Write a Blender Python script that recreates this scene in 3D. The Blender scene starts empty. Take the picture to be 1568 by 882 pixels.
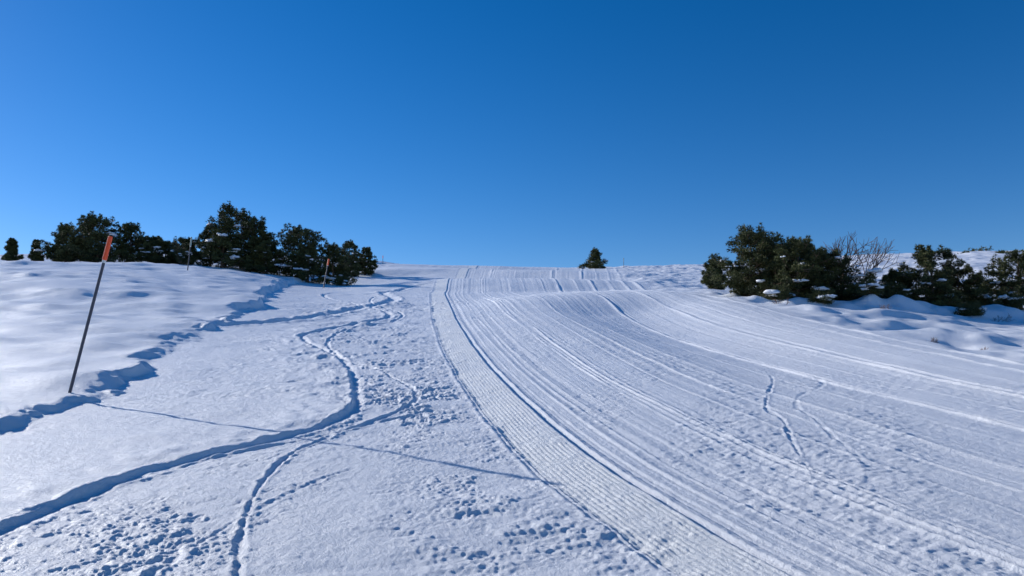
import bpy, math, numpy as np
from mathutils import Vector
rng = np.random.default_rng(7)
scene = bpy.context.scene
SLOPE = math.tan(math.radians(8.0))

# ------------------------------------------------------------------ noise
def _h(ix, iy, seed):
    h = (ix.astype(np.int64)*374761393 + iy.astype(np.int64)*668265263 + seed*982451653) & 0xFFFFFFFF
    h = ((h ^ (h >> 13))*1274126177) & 0xFFFFFFFF
    h = h ^ (h >> 16)
    return (h & 0xFFFFFF).astype(np.float32)/16777215.0*2-1
def vn(x, y, seed=0):
    x = np.asarray(x, dtype=np.float64); y = np.asarray(y, dtype=np.float64)
    ix = np.floor(x); iy = np.floor(y); fx = x-ix; fy = y-iy
    fx = fx*fx*fx*(fx*(fx*6-15)+10); fy = fy*fy*fy*(fy*(fy*6-15)+10)
    ix = ix.astype(np.int64); iy = iy.astype(np.int64)
    a = _h(ix, iy, seed); b = _h(ix+1, iy, seed); c2 = _h(ix, iy+1, seed); d = _h(ix+1, iy+1, seed)
    return (a+(b-a)*fx)*(1-fy)+(c2+(d-c2)*fx)*fy
def rn(x, y, lam, seed=0, ax=1.0, ang=None):
    if ang is None: ang = 0.7+seed*1.3
    c, s = math.cos(ang), math.sin(ang)
    return vn((x*c+y*s)/(lam*ax), (-x*s+y*c)/lam, seed)
def ss(a, b, x):
    t = np.clip((x-a)/(b-a), 0, 1); return t*t*(3-2*t)

# ------------------------------------------------------------------ guide curves
SY = [-5, 0, 3.8, 5.65, 7.6, 10.2, 14.3, 21, 40, 56, 80, 110, 200, 800]
SX = [5.2, 3.0, 1.15, .48, .04, -.45, -1.07, -1.95, -4.1, -5.2, -5.3, -4.8, 0, 40]
BY = [-5, 3.5, 6.8, 8.7, 10.9, 15.6, 24, 51, 71, 110, 800]
BX = [-3.9, -4.2, -4.6, -5.0, -5.5, -6.7, -8.4, -15.7, -19, -20, -60]
def smoothcurve(Y, X):
    g = np.linspace(-5, 800, 8051)
    Xi = np.interp(g, Y, X)
    k = np.hanning(31); k /= k.sum()
    p = np.pad(Xi, 15, mode='edge'); out = np.convolve(p, k, mode='valid')
    k = np.hanning(121); k /= k.sum()
    o2 = np.convolve(np.pad(Xi, 60, mode='edge'), k, mode='valid')
    w = np.clip((g-20)/15, 0, 1)
    return g, out*(1-w)+o2*w
sg, sxv = smoothcurve(SY, SX); bg, bxv = smoothcurve(BY, BX)
def X0(y): return np.interp(y, sg, sxv)
def XB(y): return np.interp(y, bg, bxv)
def SC(x, y):
    return (x-X0(y))/(1+0.014*np.clip(y-10, 0, 90))

def catmull(P, n=10):
    P = np.array(P, float); Q = np.vstack([2*P[0]-P[1], P, 2*P[-1]-P[-2]]); out = []
    for i in range(1, len(Q)-2):
        for t in np.linspace(0, 1, n, endpoint=False):
            a, b, c, d = Q[i-1], Q[i], Q[i+1], Q[i+2]
            out.append(.5*((2*b)+(-a+c)*t+(2*a-5*b+4*c-d)*t*t+(-a+3*b-3*c+d)*t**3))
    out.append(P[-1]); return np.array(out)

TRACK_MAIN = catmull([(-3.9,2.6),(-3.4,3.6),(-3.06,4.37),(-2.95,5.1),(-2.76,5.78),(-2.35,6.5),(-1.85,7.3),(-1.72,8.0),(-1.87,8.9),(-2.37,10.86),(-3.0,12.6),(-4.3,15.2),(-4.6,16.6),(-4.0,19.6),(-3.7,22.2),(-5.3,26.5),(-8.4,33),(-9.4,38),(-8.5,46)])
TRACK_2 = catmull([(-1.25,3.0),(-1.37,3.76),(-1.56,4.32),(-1.78,5.19),(-1.86,6.07),(-1.72,6.9),(-1.3,7.8),(-1.15,9.0),(-1.88,10.86),(-2.8,12.3),(-3.7,14.7),(-3.95,17.3),(-3.3,20.5),(-3.6,23.5),(-5.6,29),(-6.6,36),(-6.0,44)])
TRACK_3 = catmull([(-1.95,3.5),(-1.75,4.5),(-1.45,5.5),(-1.2,5.9)])
TRACK_4 = catmull([(2.1,5.0),(2.3,5.8),(2.55,6.8),(2.78,7.6),(2.82,8.2),(3.2,9.2),(3.75,10.6),(4.1,12)])
TRACK_5 = catmull([(2.75,5.6),(2.95,6.6),(3.12,7.6),(3.2,8.3),(3.6,9.2),(4.3,10.2),(4.6,11.4)])
TRACK_6 = catmull([(-8.3,17),(-6.2,20),(-5.4,25),(-5.2,32),(-7.2,41),(-6.5,50)])
TRACK_7 = catmull([(-3.2,4.4),(-2.85,5.4),(-2.4,6.2),(-1.85,6.85),(-1.35,7.5),(-.7,8.2)])

def polydist(x, y, P, R):
    d = np.full(x.shape, 9.0); sd = np.zeros(x.shape); tp = np.zeros(x.shape)
    m = (x > P[:,0].min()-R)&(x < P[:,0].max()+R)&(y > P[:,1].min()-R)&(y < P[:,1].max()+R)
    xs, ys = x[m], y[m]
    if xs.size == 0: return d, sd, tp
    dd = np.full(xs.shape, 9.0); sg_ = np.zeros(xs.shape); tt = np.zeros(xs.shape); n = len(P)-1
    for i in range(n):
        a, b = P[i], P[i+1]; e = b-a; L2 = e@e
        if max(a[1], b[1])+R < ys.min() or min(a[1], b[1])-R > ys.max(): continue
        t = np.clip(((xs-a[0])*e[0]+(ys-a[1])*e[1])/L2, 0, 1)
        qx = xs-a[0]-t*e[0]; qy = ys-a[1]-t*e[1]; q = np.sqrt(qx*qx+qy*qy)
        u = q < dd
        cr = e[0]*(ys-a[1])-e[1]*(xs-a[0])
        dd = np.where(u, q, dd); sg_ = np.where(u, np.sign(cr), sg_); tt = np.where(u, (i+t)/n, tt)
    d[m] = dd; sd[m] = sg_; tp[m] = ss(0, .12, tt)*ss(0, .12, 1-tt)
    return d, sd, tp

# ------------------------------------------------------------------ terrain
MOUNDS = [(9.0,27.2,.9,.22),(10.3,26.6,.8,.20),(11.6,26.6,1.0,.26),(13.1,26.6,.9,.30),(14.3,26.3,.8,.26),(15.4,27.0,.7,.24),(16.6,26.2,.9,.22),(18.0,26.8,1.0,.34),(19.0,26.0,.8,.30),(20.3,26.4,.9,.24),(13.4,29.5,1.4,.4),(14.6,30.5,1.5,.45)]
def broad(x, y):
    z = np.zeros_like(x)
    t = XB(y)-x
    far = ss(9, 44, y)
    z += 1.25*ss(-4, 10, t)*far
    z += 0.25*ss(0, 25, t)*far
    z += 1.0*ss(62, 112, y)
    z += 0.25*ss(-30, 0, t)*ss(70, 110, y)
    s = SC(x, y)
    m = ss(-14, -4, x)*(1-ss(2, 17, x))
    q = y-.10*x+2.2*rn(x, y, 9, 5)+.6*rn(x, y, 3, 55)
    z += m*.55*ss(45, 51, q)*(1-ss(51, 70, q))
    q2 = y+.35*x+2.6*rn(x, y, 11, 6)+.7*rn(x, y, 3.5, 56)
    m2 = ss(-24, -12, x)*(1-ss(2, 26, x))
    z += m2*.80*ss(70, 76, q2)*(1-ss(76, 98, q2))
    q4 = y-.3*x+2*rn(x, y, 12, 8)
    z += ss(-28, -14, x)*(1-ss(-3, 12, x))*.5*ss(91, 97, q4)*(1-ss(98, 112, q4))
    q3 = y-.65*x+.8*rn(x, y, 4, 7)
    z += .40*ss(21, 28, q3)*(1-ss(28, 44, q3))*ss(-2.5, 4, x)*(1-ss(4, 12, x))
    z += 0.20*np.exp(-((s-2.6)/1.9)**2-((y-21)/8)**2)
    z -= 0.26*np.exp(-((s-5.0)/1.6)**2-((y-19)/8)**2)
    z += 0.20*np.exp(-((s-8.2)/1.6)**2-((y-26)/10)**2)
    r = s-8.5
    z -= 0.35*ss(0.5, 9, r)*ss(8, 22, y)*(1-ss(30, 55, y))
    z += 0.6*ss(8, 40, x)*ss(38, 75, y)
    z += 2.0*ss(30, 78, x)*ss(45, 92, y)*(1-.5*ss(150, 300, y))
    z += 10.5*np.exp(-((x-250)/95)**2-((y-260)/80)**2)
    for (mx_, my_, mr, mh) in MOUNDS:
        z += mh*np.exp(-((x-mx_)/mr)**2-((y-my_)/(mr*.8))**2)*(1+.5*rn(x, y, .5, 9))
    fall = ss(118, 330, y)
    z -= fall*(y-110)*SLOPE*1.15
    z += 0.12*rn(x, y, 9, 3)*ss(8, 30, y) + .20*rn(x, y, 26, 4)*ss(25, 70, y)
    return z

def terrain(x, y, detail=True):
    z = SLOPE*y+broad(x, y)
    s = SC(x, y)
    tb = XB(y)-x + .26*rn(x, y, 1.1, 12)+.13*rn(x, y, .33, 13)+.06*rn(x, y, .12, 11)
    bank = ss(-.02, .38+.28*rn(x, y, .9, 10), tb)
    piste = ss(-.3, -.22, s)*(1-ss(8.6, 9.4, s+.3*rn(x, y, 2.5, 14)))
    offr = ss(8.6, 9.6, s+.4*rn(x, y, 2.5, 14))
    mid = (1-bank)*(1-ss(-.3, -.22, s))
    bh = (.07+.05*rn(x, y, 2.2, 15)+.05*rn(x, y, .8, 16))*(.5+.5*ss(2, 9, y))+.10*ss(12, 30, y)
    z += bh*bank
    z += bank*(.070*rn(x, y, 1.3, 21, 3.0, .25)+.030*rn(x, y, .55, 22, 3.5, .15)+.12*(1-np.abs(rn(x, y, 2.6, 23, 2.4, .3)))*ss(7, 12, y))
    z += bank*.09*ss(10, 22, y)*rn(x, y, 3.2, 27, 3.5, .2)
    z += bank*.018*rn(x, y, .28, 29, 4.0, .15)
    z += offr*(.11*rn(x, y, 1.6, 24, 1.8, .1)+.08*rn(x, y, .8, 25, 1.5, .4)+.05*rn(x, y, .38, 28, 1.3)+.14*rn(x, y, 3.4, 26, 1.5, .2))
    if not detail: return z
    fade = 1/(1+(y/22)**2)
    fade2 = 1/(1+(y/45)**2)
    z += .009*rn(x, y, .8, 31)
    z += (.0020*rn(x, y, .23, 32)+.0010*rn(x, y, .085, 33))*fade
    z += (.0019*rn(x, y, .024, 34)+.0014*rn(x, y, .045, 30, 1.6, .2))*fade2
    z += mid*.012*rn(x, y, .5, 35, 2.0, .2)
    z += (mid+bank)*.0046*rn(x, y, .09, 36, 3.0, .12)*fade2*ss(-.4, .5, rn(x, y, 1.4, 37))
    z += (mid+.35*bank)*ss(8, 20, y)*ss(.0, .6, rn(x, y, 2.6, 38, 1.5, 1.2))*.04*rn(x, y, .33, 39, 1.8, .2)
    def churn(cx, cy, rx, ry, amp, lam, seed, ax=1.6, cov=.15):
        g = np.exp(-((x-cx)/rx)**2-((y-cy)/ry)**2)*ss(-.45, .5, rn(x, y, .45, seed+5)+.5*rn(x, y, .18, seed+6)+cov)
        n = np.maximum(rn(x, y, lam, seed, ax, .2), -.3)+.6*np.maximum(rn(x, y, lam*.5, seed+1, 1.5, .3), -.3)+.45*rn(x, y, lam*.25, seed+2)
        return amp*g*n
    z += churn(-1.95, 4.6, .55, 1.9, .014, .065, 41, 1.3, .4)
    z += churn(-2.6, 4.2, .6, 1.4, .010, .07, 71, 1.5, .3)
    z += churn(-1.25, 8.8, .7, 1.8, .029, .09, 44, 1.3, .45)
    z += churn(-1.8, 11.5, .9, 2.6, .026, .13, 47, 1.4, .35)
    z += churn(-.25, 5.4, .7, 1.7, .015, .11, 50, 3.0, .2)
    z += churn(.35, 4.3, .7, .9, .014, .12, 53, 2.6, .3)
    z += churn(-.7, 7.3, .6, 1.2, .013, .09, 56, 2.4)
    z += churn(-3.2, 15.5, 1.8, 6, .030, .22, 59)
    z += churn(-4.5, 27, 3.5, 10, .045, .45, 62)
    z += churn(-3.7, 9.5, 1.2, 1.8, .010, .10, 65, 2.8)
    z += churn(-5.0, 7.4, .7, .5, .014, .12, 68)
    # --- groomed piste
    band = ss(-.275, -.262, s)*(1-ss(.255, .270, s))
    P = piste*(1-band)
    along = y
    w = ss(-.4, .5, vn(s/.9+7, along/14, 81))
    z += piste*.006*vn(s/.45, along/30, 82)
    z += P*((.0030+.0030*w)*vn(s/.13, along/24, 83)+(.0024+.0030*w)*vn(s/.045, along/12, 84))
    z += P*(.0012+.002*w)*vn(s/.085, along/10, 80)*ss(6, 12, y)*1.5
    farw = ss(12, 50, y)*(1-.5*ss(45, 90, y))
    z += P*farw*(.008*vn(s/.34, along/40, 88)+.005*vn(s/.16, along/30, 89))
    z += P*.0018*np.sin(s*2*math.pi/.05+.6*vn(s*2, along/3, 85))*fade*w
    for (sc, wd, a) in [(.66,.022,.006),(.80,.02,.006),(.92,.02,.005),(1.15,.02,.005),(1.58,.025,.013),(1.66,.02,.010),(1.78,.022,.012),(1.87,.02,.009),(2.5,.02,.005),
                        (2.95,.025,.008),(3.5,.02,.007),(4.35,.02,.006),(4.95,.045,.022),(5.08,.03,-.012),(5.8,.025,.008),(6.5,.05,.020),(6.62,.035,-.010),(7.3,.04,.012),(8.0,.05,.016),(8.55,.06,.025)]:
        wob = .04*vn(along/6+sc*9, np.zeros_like(along)+sc*3, 86)
        k = 1+.6*vn(along/1.5, s*0+sc*5, 87)+.5*vn(along/.25, s*0+sc*7, 187)*fade
        z += P*a*k*(1+.5*farw)*np.exp(-((s-sc-wob)/(wd*(1+.6*farw)))**2)
    cl = ss(-.3, .6, rn(x, y, .7, 91, 2.0, 1.2)+.3*rn(x, y, .25, 191)+.2)
    c1 = rn(x, y, .032, 92, 1.8, .3); c2 = rn(x, y, .075, 93, 2.2, .25); c3 = rn(x, y, .05, 94, 1.3, 1.1)
    z += P*cl*ss(.45, .9, s)*(.0062*np.maximum(c1, -.25)+.0075*np.maximum(c2, -.1)+.0035*np.maximum(c3, -.2))*fade2*(1-.3*ss(3.5, 6, s))
    # --- fresh corduroy ribbon, banked slightly towards the left
    z += band*((.0026-.0006*ss(8, 14, y))*np.sin((s+.26)*2*math.pi/.044)*(1-.6*ss(.1, .6, rn(x, y, .22, 95)))+.009+.075*s)
    z += band*.0018*np.maximum(rn(x, y, .05, 195), 0)
    z -= .008*np.exp(-((s-.295)/.018)**2)
    z += .005*np.exp(-((s-.37)/.03)**2)*(1+.8*rn(x, y, .15, 96))
    z -= .007*np.exp(-((s-.44)/.03)**2)
    z += .006*np.exp(-((s-.52)/.025)**2)*(1+.7*rn(x, y, .2, 97))
    z -= .006*np.exp(-((s+.295)/.016)**2)
    z += .006*np.exp(-((s+.34)/.022)**2)*(1+.9*rn(x, y, .12, 98))
    # --- ski tracks
    for P_, dep, wd, step in [(TRACK_MAIN,.016,.045,.027),(TRACK_2,.011,.022,.005),(TRACK_3,.006,.02,0),(TRACK_4,.0075,.018,0),(TRACK_5,.0050,.016,0),(TRACK_6,.030,.10,.025),(TRACK_7,.008,.022,.006)]:
        d, sd, tp = polydist(x, y, P_, 1.6)
        d = np.maximum(d+.016*rn(x, y, .09, 199)+.02*rn(x, y, .28, 200), 0)*(1+.15*rn(x, y, .5, 99))
        wy = wd*(1+.9*ss(9, 25, y)); dy = dep*(1+.9*ss(9, 25, y))
        z += tp*(-dy*np.exp(-(d/wy)**2)+.5*dy*np.exp(-((d-2.0*wy)/(.8*wy))**2)*(1+.7*rn(x, y, .12, 100)))
        if step:
            z += tp*step*np.where(sd > 0, 1, 0)*ss(.3*wy, 1.6*wy, d)*(1-ss(.2, 1.3, d))*(1+.6*rn(x, y, .6, 101)+.35*rn(x, y, .15, 102))
    return z

def ground_z(x, y):
    return float(terrain(np.array([float(x)]), np.array([float(y)]), False)[0])

ys = [-4.0]
while ys[-1] < 900:
    y = ys[-1]
    if y < 3.0: d = .08 if y < 2 else .03
    else: d = min(.00105*y**1.5, .30) if y < 125 else .30*(y/125)**3
    ys.append(y+d)
ys = np.array(ys); NR = len(ys); NC = 1400
t = np.linspace(-1, 1, NC)
warp = .5*t+.5*t**3+3*np.sign(t)*np.abs(t)**15
W = .95*np.maximum(ys, 0)+4.5
X = (W[:, None]*warp[None, :]); Y = np.repeat(ys[:, None], NC, 1)
print("GRID", NR, NC)
Z = np.empty_like(X)
for i in range(0, NR, 60):
    Z[i:i+60] = terrain(X[i:i+60].ravel(), Y[i:i+60].ravel()).reshape(X[i:i+60].shape)

def mesh_from(name, co, faces_flat, n, mats=(), smooth=True):
    me = bpy.data.meshes.new(name)
    me.vertices.add(len(co)); me.vertices.foreach_set('co', np.ascontiguousarray(co, dtype=np.float32).ravel())
    nf = len(faces_flat)//n
    me.loops.add(len(faces_flat)); me.loops.foreach_set('vertex_index', np.ascontiguousarray(faces_flat, dtype=np.int32))
    me.polygons.add(nf); me.polygons.foreach_set('loop_start', np.arange(nf, dtype=np.int32)*n)
    me.polygons.foreach_set('loop_total', np.full(nf, n, dtype=np.int32))
    me.polygons.foreach_set('use_smooth', np.full(nf, smooth, dtype=bool))
    for m in mats: me.materials.append(m)
    me.update(calc_edges=True)
    return me

# ------------------------------------------------------------------ materials
def new_mat(name):
    m = bpy.data.materials.new(name); m.use_nodes = True
    nt = m.node_tree; b = nt.nodes['Principled BSDF']; return m, nt, b
def nz(nt, scale, detail=3, rough=.6, vec=None):
    n = nt.nodes.new('ShaderNodeTexNoise'); n.inputs['Scale'].default_value = scale
    n.inputs['Detail'].default_value = detail; n.inputs['Roughness'].default_value = rough
    if vec: nt.links.new(vec, n.inputs['Vector'])
    return n
snow, nt, b = new_mat('snow')
tc = nt.nodes.new('ShaderNodeTexCoord')
n1 = nz(nt, .6, 4, .6, tc.outputs['Object'])
cr = nt.nodes.new('ShaderNodeValToRGB')
cr.color_ramp.elements[0].position = .3; cr.color_ramp.elements[0].color = (.89, .92, .965, 1)
cr.color_ramp.elements[1].position = .7; cr.color_ramp.elements[1].color = (.94, .955, .98, 1)
pk = nt.nodes.new('ShaderNodeAttribute'); pk.attribute_name = 'packed'
pm = nt.nodes.new('ShaderNodeMix'); pm.data_type = 'RGBA'; pm.inputs[7].default_value = (.97, .975, .95, 1)
nt.links.new(n1.outputs['Fac'], cr.inputs['Fac']); nt.links.new(pk.outputs['Fac'], pm.inputs[0])
nt.links.new(cr.outputs['Color'], pm.inputs[6]); nt.links.new(pm.outputs[2], b.inputs['Base Color'])
b.inputs['Roughness'].default_value = .45; b.inputs['Specular IOR Level'].default_value = .35
nA = nz(nt, 22, 3, .6, tc.outputs['Object']); nB = nz(nt, 75, 4, .8, tc.outputs['Object'])
mx = nt.nodes.new('ShaderNodeMath'); mx.operation = 'MULTIPLY_ADD'
nt.links.new(nA.outputs['Fac'], mx.inputs[0]); mx.inputs[1].default_value = .6; nt.links.new(nB.outputs['Fac'], mx.inputs[2])
bp = nt.nodes.new('ShaderNodeBump'); bp.inputs['Strength'].default_value = 1.0; bp.inputs['Distance'].default_value = .016
nt.links.new(mx.outputs[0], bp.inputs['Height']); nt.links.new(bp.outputs['Normal'], b.inputs['Normal'])

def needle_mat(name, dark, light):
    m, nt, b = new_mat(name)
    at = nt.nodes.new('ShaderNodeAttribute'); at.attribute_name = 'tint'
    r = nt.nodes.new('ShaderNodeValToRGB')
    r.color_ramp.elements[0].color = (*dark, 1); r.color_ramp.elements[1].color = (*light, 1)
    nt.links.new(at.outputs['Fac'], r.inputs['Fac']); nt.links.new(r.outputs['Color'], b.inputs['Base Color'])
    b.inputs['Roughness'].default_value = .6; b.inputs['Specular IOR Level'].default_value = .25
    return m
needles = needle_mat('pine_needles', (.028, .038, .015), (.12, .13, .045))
bark, nt, b = new_mat('bark')
nn = nz(nt, 12, 5); r = nt.nodes.new('ShaderNodeValToRGB')
r.color_ramp.elements[0].color = (.05, .035, .025, 1); r.color_ramp.elements[1].color = (.22, .14, .09, 1)
nt.links.new(nn.outputs['Fac'], r.inputs['Fac']); nt.links.new(r.outputs['Color'], b.inputs['Base Color']); b.inputs['Roughness'].default_value = .9
twigm, nt, b = new_mat('twig_bark')
nn = nz(nt, 5, 3); r = nt.nodes.new('ShaderNodeValToRGB')
r.color_ramp.elements[0].color = (.10, .06, .045, 1); r.color_ramp.elements[1].color = (.26, .17, .13, 1)
nt.links.new(nn.outputs['Fac'], r.inputs['Fac']); nt.links.new(r.outputs['Color'], b.inputs['Base Color']); b.inputs['Roughness'].default_value = .85
def paint(name, c1, c2, rough=.45):
    m, nt, b = new_mat(name); nn = nz(nt, 25, 4); r = nt.nodes.new('ShaderNodeValToRGB')
    r.color_ramp.elements[0].position = .35; r.color_ramp.elements[1].position = .65
    r.color_ramp.elements[0].color = (*c1, 1); r.color_ramp.elements[1].color = (*c2, 1)
    nt.links.new(nn.outputs['Fac'], r.inputs['Fac']); nt.links.new(r.outputs['Color'], b.inputs['Base Color'])
    b.inputs['Roughness'].default_value = rough; return m
p_dark = paint('pole_grey_blue', (.03, .035, .06), (.07, .075, .10))
p_orange = paint('pole_orange', (.85, .07, .015), (.95, .12, .03))
p_white = paint('pole_white', (.6, .62, .6), (.75, .75, .72))
p_green = paint('pole_green', (.25, .33, .27), (.4, .46, .4))

idx = np.arange(NR*NC).reshape(NR, NC)
F = np.stack([idx[:-1, :-1], idx[:-1, 1:], idx[1:, 1:], idx[1:, :-1]], -1).reshape(-1)
gm = mesh_from('snow_slope', np.stack([X, Y, Z], -1).reshape(-1, 3), F, 4, [snow])
S_ = SC(X, Y); pkv = ss(-.28, -.25, S_)*(1-ss(.25, .28, S_))*(.8+.2*rn(X, Y, .4, 300))
at = gm.attributes.new('packed', 'FLOAT', 'POINT'); at.data.foreach_set('value', pkv.ravel().astype(np.float32))
go = bpy.data.objects.new('snow_slope', gm); scene.collection.objects.link(go)

# ------------------------------------------------------------------ builders
class MB:
    def __init__(s): s.v=[]; s.f=[]; s.m=[]; s.t=[]; s.n=0
    def add(s, v, f, mat, tint=None):
        v = np.asarray(v, float); f = np.asarray(f, int)
        s.v.append(v); s.f.append(f+s.n); s.m.append(np.full(len(f), mat)); s.n += len(v)
        s.t.append(np.full(len(v), .5) if tint is None else tint)
    def build(s, name, mats, smooth=True):
        v = np.vstack(s.v); f = np.vstack(s.f); me = mesh_from(name, v, f.ravel(), 3, mats, smooth)
        me.polygons.foreach_set('material_index', np.concatenate(s.m).astype(np.int32))
        a = me.attributes.new('tint', 'FLOAT', 'POINT'); a.data.foreach_set('value', np.concatenate(s.t).astype(np.float32))
        return me
def tube(mb, pts, rad, mat, k=6, cap=True):
    pts = np.array(pts, float); n = len(pts); rings = []
    for i in range(n):
        d = pts[min(i+1, n-1)]-pts[max(i-1, 0)]; d /= np.linalg.norm(d)+1e-9
        a = np.array([1, 0, 0]) if abs(d[0]) < .8 else np.array([0, 1, 0])
        u = np.cross(d, a); u /= np.linalg.norm(u); w = np.cross(d, u)
        th = np.arange(k)*2*math.pi/k
        rings.append(pts[i]+rad[i]*(np.cos(th)[:, None]*u+np.sin(th)[:, None]*w))
    v = np.vstack(rings); f = []
    for i in range(n-1):
        for j in range(k):
            a, b_, c, d = i*k+j, i*k+(j+1)%k, (i+1)*k+(j+1)%k, (i+1)*k+j
            f += [(a, b_, c), (a, c, d)]
    if cap:
        v = np.vstack([v, pts[-1], pts[0]]); t_ = len(v)-2
        for j in range(k): f.append(((n-1)*k+j, (n-1)*k+(j+1)%k, t_)); f.append(((j+1)%k, j, t_+1))
    mb.add(v, f, mat)
def snowblob(mb, c, r, R, flat=.5, mat=2):
    nu, nv = 14, 7; V = []
    th = np.arange(nu)*2*math.pi/nu; ph = np.linspace(-.5*math.pi, .5*math.pi, nv)
    e = R.normal(size=(4, 3)); sx = .7+.8*R.random()
    for p in ph:
        for t_ in th:
            d = np.array([math.cos(p)*math.cos(t_), math.cos(p)*math.sin(t_), math.sin(p)])
            k = 1+.25*math.sin(3*d@e[0]+1)+.2*math.sin(5*d@e[1])+.12*math.sin(8*d@e[2])
            q = d*k*r; q[0] *= sx; q[2] *= flat if d[2] > 0 else flat*.5; V.append(c+q)
    f = []
    for i in range(nv-1):
        for j in range(nu):
            a, b_, c_, d_ = i*nu+j, i*nu+(j+1)%nu, (i+1)*nu+(j+1)%nu, (i+1)*nu+j
            f += [(a, b_, c_), (a, c_, d_)]
    mb.add(V, f, mat)
def tufts(mb, C, A, L, wd, B, R, tint, mat=0):
    N = len(C)
    C = np.repeat(C, B, 0); A = np.repeat(A, B, 0); tt = np.repeat(tint, B)
    r = R.normal(size=(N*B, 3)); r /= np.linalg.norm(r, axis=1)[:, None]
    D = A*.75+r*.8; D /= np.linalg.norm(D, axis=1)[:, None]
    U = np.cross(D, R.normal(size=(N*B, 3))); U /= np.linalg.norm(U, axis=1)[:, None]+1e-9
    l = L*(.6+.7*R.random(N*B))[:, None]
    v = np.stack([C-U*wd/2, C+U*wd/2, C+D*l], 1).reshape(-1, 3)
    f = np.arange(N*B*3).reshape(-1, 3)
    mb.add(v, f, mat, np.repeat(np.clip(tt+.12*R.normal(size=N*B), 0, 1), 3))

def pine_mesh(name, seed, H, Wd, prof='dome', limbs=34, ntuft=6000, L=.13, wd=.022, snow_n=5, low=.04):
    R = np.random.default_rng(seed); mb = MB(); Rm = Wd/2
    lean = R.normal(size=2)*.04*H
    tr = lambda z: np.array([lean[0]*(z/H)**2, lean[1]*(z/H)**2, z])
    tz = np.linspace(-.3, H*.93, 9); rad0 = .022*H+.02
    tube(mb, [tr(max(z, 0))+np.array([0, 0, min(z, 0)]) for z in tz], [rad0*(1-.9*max(z, 0)/H) for z in tz], 1, 8)
    def R_at(h):
        if prof == 'dome': return (1-h**2.6)**.6*(.78+.22*math.sin(min(h*2.2, 1)*math.pi/2))+.10
        if prof == 'cone': return (1-h)**.75*(.9+.1*math.sin(h*9))+.07
        return math.sqrt(max(1-(h-.35)**2/.46, .03))
    clumps = []
    for i in range(limbs):
        h = low+(.96-low)*((i+.5)/limbs)**.85
        az = i*2.39996+R.normal()*.35
        ln = Rm*R_at(h)*(.55+.72*R.random())
        rise = (.15+.5*h)*ln*(.6+.8*R.random())
        z0 = max(h*H-rise*.9, .08*H*R.random()+.02)
        p0 = tr(z0); d = np.array([math.cos(az), math.sin(az), 0])
        pts = [p0+d*ln*u+np.array([0, 0, rise*u**1.4])+R.normal(size=3)*.02*ln*u for u in np.linspace(0, 1, 6)]
        tube(mb, pts, [max(.006, rad0*.38*(1-.85*u)*(1-.5*h)) for u in np.linspace(0, 1, 6)], 1, 5)
        pts = np.array(pts)
        nc = 4+int(3*ln/Rm)
        for k in range(nc):
            u = .32+.68*(k+R.random()*.6)/nc; q = np.array([np.interp(u*5, range(6), pts[:, a]) for a in range(3)])
            side = np.array([-d[1], d[0], 0])*R.normal()*.30*ln*(1-.3*u)
            cr_ = Rm*(.10+.11*R.random())*(1-.35*h)
            c = q+side+np.array([0, 0, R.normal()*.05*H*.5+.02]); c[2] = max(c[2], cr_*.5)
            clumps.append((c, cr_, .5+.25*R.normal()))
            if R.random() < .5: clumps.append((c+np.array([0, 0, cr_*1.15]), cr_*.38, .7))
            if abs(R.normal()) < .8:
                tube(mb, [q, (q+c)/2+R.normal(size=3)*.02, c], [.012, .009, .005], 1, 4, False)
    for k in range(7 if prof != 'cone' else 3):
        a = R.random()*6.28; rr = Rm*.48*R.random(); c = tr(H*.92)+np.array([math.cos(a)*rr, math.sin(a)*rr, -H*.09*R.random()])
        clumps.append((c, Rm*.10, .6)); clumps.append((c+np.array([0, 0, .05*H]), Rm*.055, .6)); clumps.append((c+np.array([0, 0, .09*H]), Rm*.03, .6))
    w = np.array([c[1]**2 for c in clumps]); w /= w.sum()
    CC, AA, TT = [], [], []
    for (c, r_, t_), wi in zip(clumps, w):
        n = max(6, int(ntuft*wi))
        d = R.normal(size=(n, 3)); d /= np.linalg.norm(d, axis=1)[:, None]
        rr = r_*(R.random(n)**.45)[:, None]*np.array([1.15, 1.15, .68])
        CC.append(c+d*rr)
        ax = d*.7+np.array([0, 0, .55])+np.append(c[:2], 0)/(np.linalg.norm(c[:2])+.1)*.4
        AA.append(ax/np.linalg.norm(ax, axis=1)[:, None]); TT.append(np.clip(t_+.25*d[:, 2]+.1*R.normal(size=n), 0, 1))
    C = np.vstack(CC); C[:, 2] = np.maximum(C[:, 2], .01)
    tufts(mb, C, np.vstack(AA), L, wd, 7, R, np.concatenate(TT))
    outer = sorted(clumps, key=lambda c: -(np.linalg.norm(c[0][:2])/Rm) + R.random()*.3)[:len(clumps)//3]
    outer = [c for c in outer if c[0][2] < .7*H and c[1] > Rm*.08]
    for k in range(snow_n*3):
        c, r_, _ = outer[int(R.integers(0, len(outer)))]
        for q in range(3): snowblob(mb, c*np.array([1.12, 1.12, 1])+np.array([R.normal()*r_*.7, R.normal()*r_*.7, r_*(.7+.3*R.random())]), r_*(.35+.55*R.random()), R, .42)
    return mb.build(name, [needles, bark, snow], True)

def put(name, me, x, y, rz=0, sc=1.0, sink=.05, rot=None):
    o = bpy.data.objects.new(name, me); scene.collection.objects.link(o)
    o.location = (x, y, ground_z(x, y)-sink); o.rotation_euler = rot or (0, 0, rz); o.scale = (sc, sc, sc)
    return o

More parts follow.
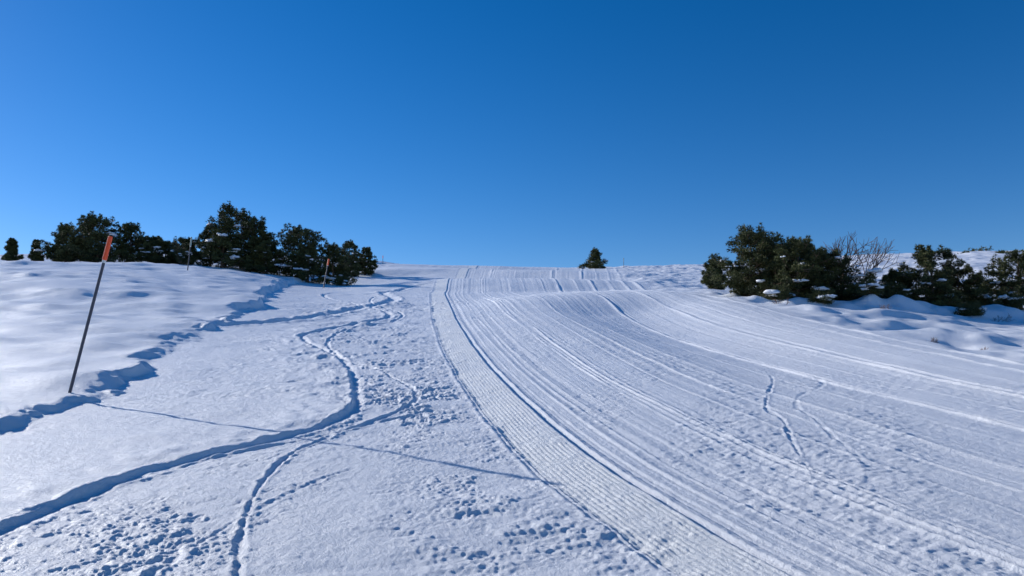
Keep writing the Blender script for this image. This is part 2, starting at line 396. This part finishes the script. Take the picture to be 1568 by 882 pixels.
PINES = [
 (-41.5,60,1.9,1.4,'cone',0),(-39.8,60.5,1.8,1.1,'cone',0),(-38.6,62,1.5,1.6,'dome',0),
 (-37.0,60,3.2,3.2,'dome',1),(-35.5,61,3.8,3.4,'dome',1),(-33.8,59,4.1,4.0,'dome',1),(-31.9,60.5,3.3,3.0,'dome',1),(-30.4,61,2.3,2.6,'dome',2),(-29.0,60,2.1,2.8,'dome',5),(-27.6,61,2.2,2.2,'dome',6),
 (-25.0,60,3.6,2.8,'dome',5),(-23.4,58.5,5.3,4.4,'cone',5),(-22.5,60,4.9,3.8,'dome',2),(-21.2,59.5,4.5,3.4,'dome',2),(-20.2,59,3.6,2.6,'dome',3),
 (-18.2,60,4.4,3.5,'dome',2),(-16.6,59,4.4,3.5,'dome',2),(-14.9,60.5,3.4,2.9,'dome',1),
 (-17.2,76,3.8,2.8,'dome',1),(-15.8,78,3.0,2.2,'dome',1),
 (12.1,105,2.9,3.9,'cone',4),
 (12.6,45,1.9,1.6,'dome',0),
 (9.7,29.5,3.0,2.8,'dome',1),(10.8,30.5,3.0,2.7,'dome',1),(11.0,28,2.6,2.4,'dome',2),(12.4,28.4,2.2,2.7,'dome',4),(11.8,29.8,2.6,2.5,'dome',1),
 (16.2,28,2.6,2.3,'dome',3),(17.8,29,1.9,2.1,'dome',6),(15.2,28.6,1.5,1.4,'dome',3),
 (19.9,28.5,2.3,2.4,'dome',3),
]
for i, (x, y, H, Wd, pf, sn) in enumerate(PINES):
    far = y > 40
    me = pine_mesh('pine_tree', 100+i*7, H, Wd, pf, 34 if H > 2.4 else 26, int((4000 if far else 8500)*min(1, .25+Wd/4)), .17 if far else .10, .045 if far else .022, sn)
    put('pine_tree', me, x, y)

def shrub(seed, H, Wd):
    R = np.random.default_rng(seed); mb = MB()
    C = []
    for i in range(26):
        az = R.random()*6.28; e = .3+1.1*R.random(); ln = H*(.6+.5*R.random())
        d = np.array([math.cos(az)*math.cos(e)*Wd/H*.7, math.sin(az)*math.cos(e)*Wd/H*.7, math.sin(e)])
        pts = [d*ln*u+R.normal(size=3)*.03*u for u in np.linspace(0, 1, 5)]
        tube(mb, pts, [.012*(1-.8*u)+.002 for u in np.linspace(0, 1, 5)], 1, 4)
        for u in (2, 3, 4): C += [pts[u]+R.normal(size=3)*.07 for _ in range(22)]
    C = np.array(C); C[:, 2] = np.maximum(C[:, 2], .02)
    A = C/np.linalg.norm(C, axis=1)[:, None]
    tufts(mb, C, A, .10, .018, 5, R, np.full(len(C), .45))
    for i in range(7): snowblob(mb, np.array([R.normal()*Wd*.25, R.normal()*Wd*.25, H*(.25+.45*R.random())]), .09+.11*R.random(), R, .45)
    return mb.build('shrub', [needles, twigm, snow])
for i, (x, y, H, Wd) in enumerate([(13.6,28,1.05,1.1),(14.4,27.4,.8,.9),(13.0,26.5,.5,.8),(18.8,27.5,.8,1.0),(-26.6,58,2.2,2.2),(9.9,27,.5,.9),(-13.6,58,.8,1.4),(10.0,104,.6,.9),(19.3,25,.5,.9),(11.2,26.3,.4,.7),(16.3,26,.4,.7),
    (24,42,.8,1.3),(27,44,.6,1.1),(29.5,46,.9,1.5),(31,45,.6,1.2),(25.5,38,.6,1.0)]):
    put('shrub', shrub(500+i, H, Wd), x, y)

def bare(seed, H, spread, depth=5, r0=.03, name='bare_tree'):
    R = np.random.default_rng(seed); mb = MB()
    def grow(p, d, ln, r, k):
        pts = [p]; q = p.copy(); dd = d.copy()
        for s_ in range(3):
            dd = dd+R.normal(size=3)*.10+np.array([0, 0, .04]); dd /= np.linalg.norm(dd); q = q+dd*ln/3; pts.append(q.copy())
        tube(mb, pts, [r, r*.88, r*.76, r*.65], 0, 5 if k > 2 else 3, False)
        if k == 0: return
        for j in range(3 if k > 1 else 4):
            nd = dd+R.normal(size=3)*spread; nd /= np.linalg.norm(nd)
            grow(pts[-1] if j < 2 else pts[2], nd, ln*(.68+.2*R.random()), r*.66, k-1)
    for s_ in range(4):
        d = np.array([R.normal()*.35, R.normal()*.35, 1]); d /= np.linalg.norm(d)
        grow(np.array([R.normal()*.06, R.normal()*.06, -.1]), d, H*.30, r0, depth-1)
    return mb.build(name, [twigm])
put('bare_tree', bare(3, 3.1, .42, 5, .052), 13.8, 30.2)
for i, (x, y, h) in enumerate([(8.7,15.2,.35),(9.6,14.8,.3),(10.1,18.5,.35),(12.2,20,.4),(14.4,19.5,.4),(13.2,16.5,.3),(9.0,24.5,.5),(16.8,25,.6),(18.2,24,.6),(12.6,24.5,.5)]):
    put('bare_shrub', bare(40+i, h*.9, .6, 4, .008, 'bare_shrub'), x, y, i)

mb = MB(); R = np.random.default_rng(77); C = []
for i in range(26):
    x = R.uniform(62, 100); y = R.uniform(86, 112); w = R.uniform(.2, .8)
    z = ground_z(x, y); n = 60
    C.append(np.array([x, y, z+.15*w])+R.normal(size=(n, 3))*np.array([w, w, .18*w+.05]))
C = np.vstack(C); tufts(mb, C, np.tile([0, 0, 1.], (len(C), 1)), .3, .12, 5, R, np.full(len(C), .4))
o = bpy.data.objects.new('distant_scrub', mb.build('distant_scrub', [needles, bark, snow])); scene.collection.objects.link(o)

# ------------------------------------------------------------------ piste marker poles
def pole_mesh(L, tipL, mtip, r=.017):
    mb = MB()
    tube(mb, [(0, 0, -.3), (0, 0, L-tipL)], [r, r*.95], 0, 14)
    tube(mb, [(0, 0, L-tipL-.035), (0, 0, L-tipL+.002)], [r*1.22, r*1.22], 2, 14)
    tube(mb, [(0, 0, L-tipL), (0, 0, L-tipL+.004), (0, 0, L-.012), (0, 0, L)], [r*1.25, r*1.45, r*1.4, r*1.0], 1, 14)
    return mb.build('piste_marker_pole', [p_dark, mtip, p_white], False)
def pole(x, y, L, tip, m, lx, ly, r=.017, sink=0):
    me = pole_mesh(L, tip, m, r)
    o = put('piste_marker_pole', me, x, y, 0, 1, sink)
    dv = Vector((lx, ly, L)).normalized(); o.rotation_mode = 'QUATERNION'; o.rotation_quaternion = dv.to_track_quat('Z', 'Y')
pole(-5.28, 8.8, 1.96, .30, p_orange, .42, -.05, .0185, .04)
pole(-18.8, 42, 2.0, .55, p_green, .14, 0, .03)
pole(-12.7, 49, 2.0, .45, p_orange, .30, 0, .040)
pole(-18.2, 102, 1.6, .35, p_orange, .0, 0, .035)
pole(16.2, 105, 1.5, .35, p_green, .0, 0, .035)

# ------------------------------------------------------------------ light
EL, AZ = math.radians(21.5), math.radians(-58)
S = Vector((math.sin(AZ)*math.cos(EL), math.cos(AZ)*math.cos(EL), math.sin(EL)))
sl = bpy.data.lights.new('sun', 'SUN'); sl.energy = 5.0; sl.angle = math.radians(.5); sl.color = (1, .965, .92)
so = bpy.data.objects.new('sun', sl); scene.collection.objects.link(so); so.rotation_euler = S.to_track_quat('Z', 'Y').to_euler()
w = bpy.data.worlds.new('World'); scene.world = w; w.use_nodes = True
nt = w.node_tree; bgn = nt.nodes['Background']
sk = nt.nodes.new('ShaderNodeTexSky'); sk.sky_type = 'NISHITA'; sk.sun_disc = False
sk.sun_elevation = EL; sk.sun_rotation = AZ % (2*math.pi); sk.altitude = 1600; sk.air_density = 1.0; sk.dust_density = .2; sk.ozone_density = 3.0
hs = nt.nodes.new('ShaderNodeHueSaturation'); hs.inputs['Saturation'].default_value = 1.36
tm = nt.nodes.new('ShaderNodeMix'); tm.data_type = 'RGBA'; tm.blend_type = 'MULTIPLY'; tm.inputs[0].default_value = 1
tm.inputs[7].default_value = (.93, .87, 1.0, 1)
nt.links.new(sk.outputs[0], hs.inputs['Color']); nt.links.new(hs.outputs[0], tm.inputs[6]); nt.links.new(tm.outputs[2], bgn.inputs['Color']); bgn.inputs['Strength'].default_value = .12

# ------------------------------------------------------------------ camera
cam = bpy.data.cameras.new('camera'); co = bpy.data.objects.new('camera', cam); scene.collection.objects.link(co)
cam.lens = 25.7; cam.sensor_width = 36; cam.clip_start = .05; cam.clip_end = 5000
co.location = (0, 0, 1.6/math.cos(math.radians(8))); co.rotation_euler = (math.radians(90+6.16), 0, 0)
scene.camera = co
scene.view_settings.view_transform = 'Standard'; scene.view_settings.look = 'None'; scene.view_settings.exposure = 0
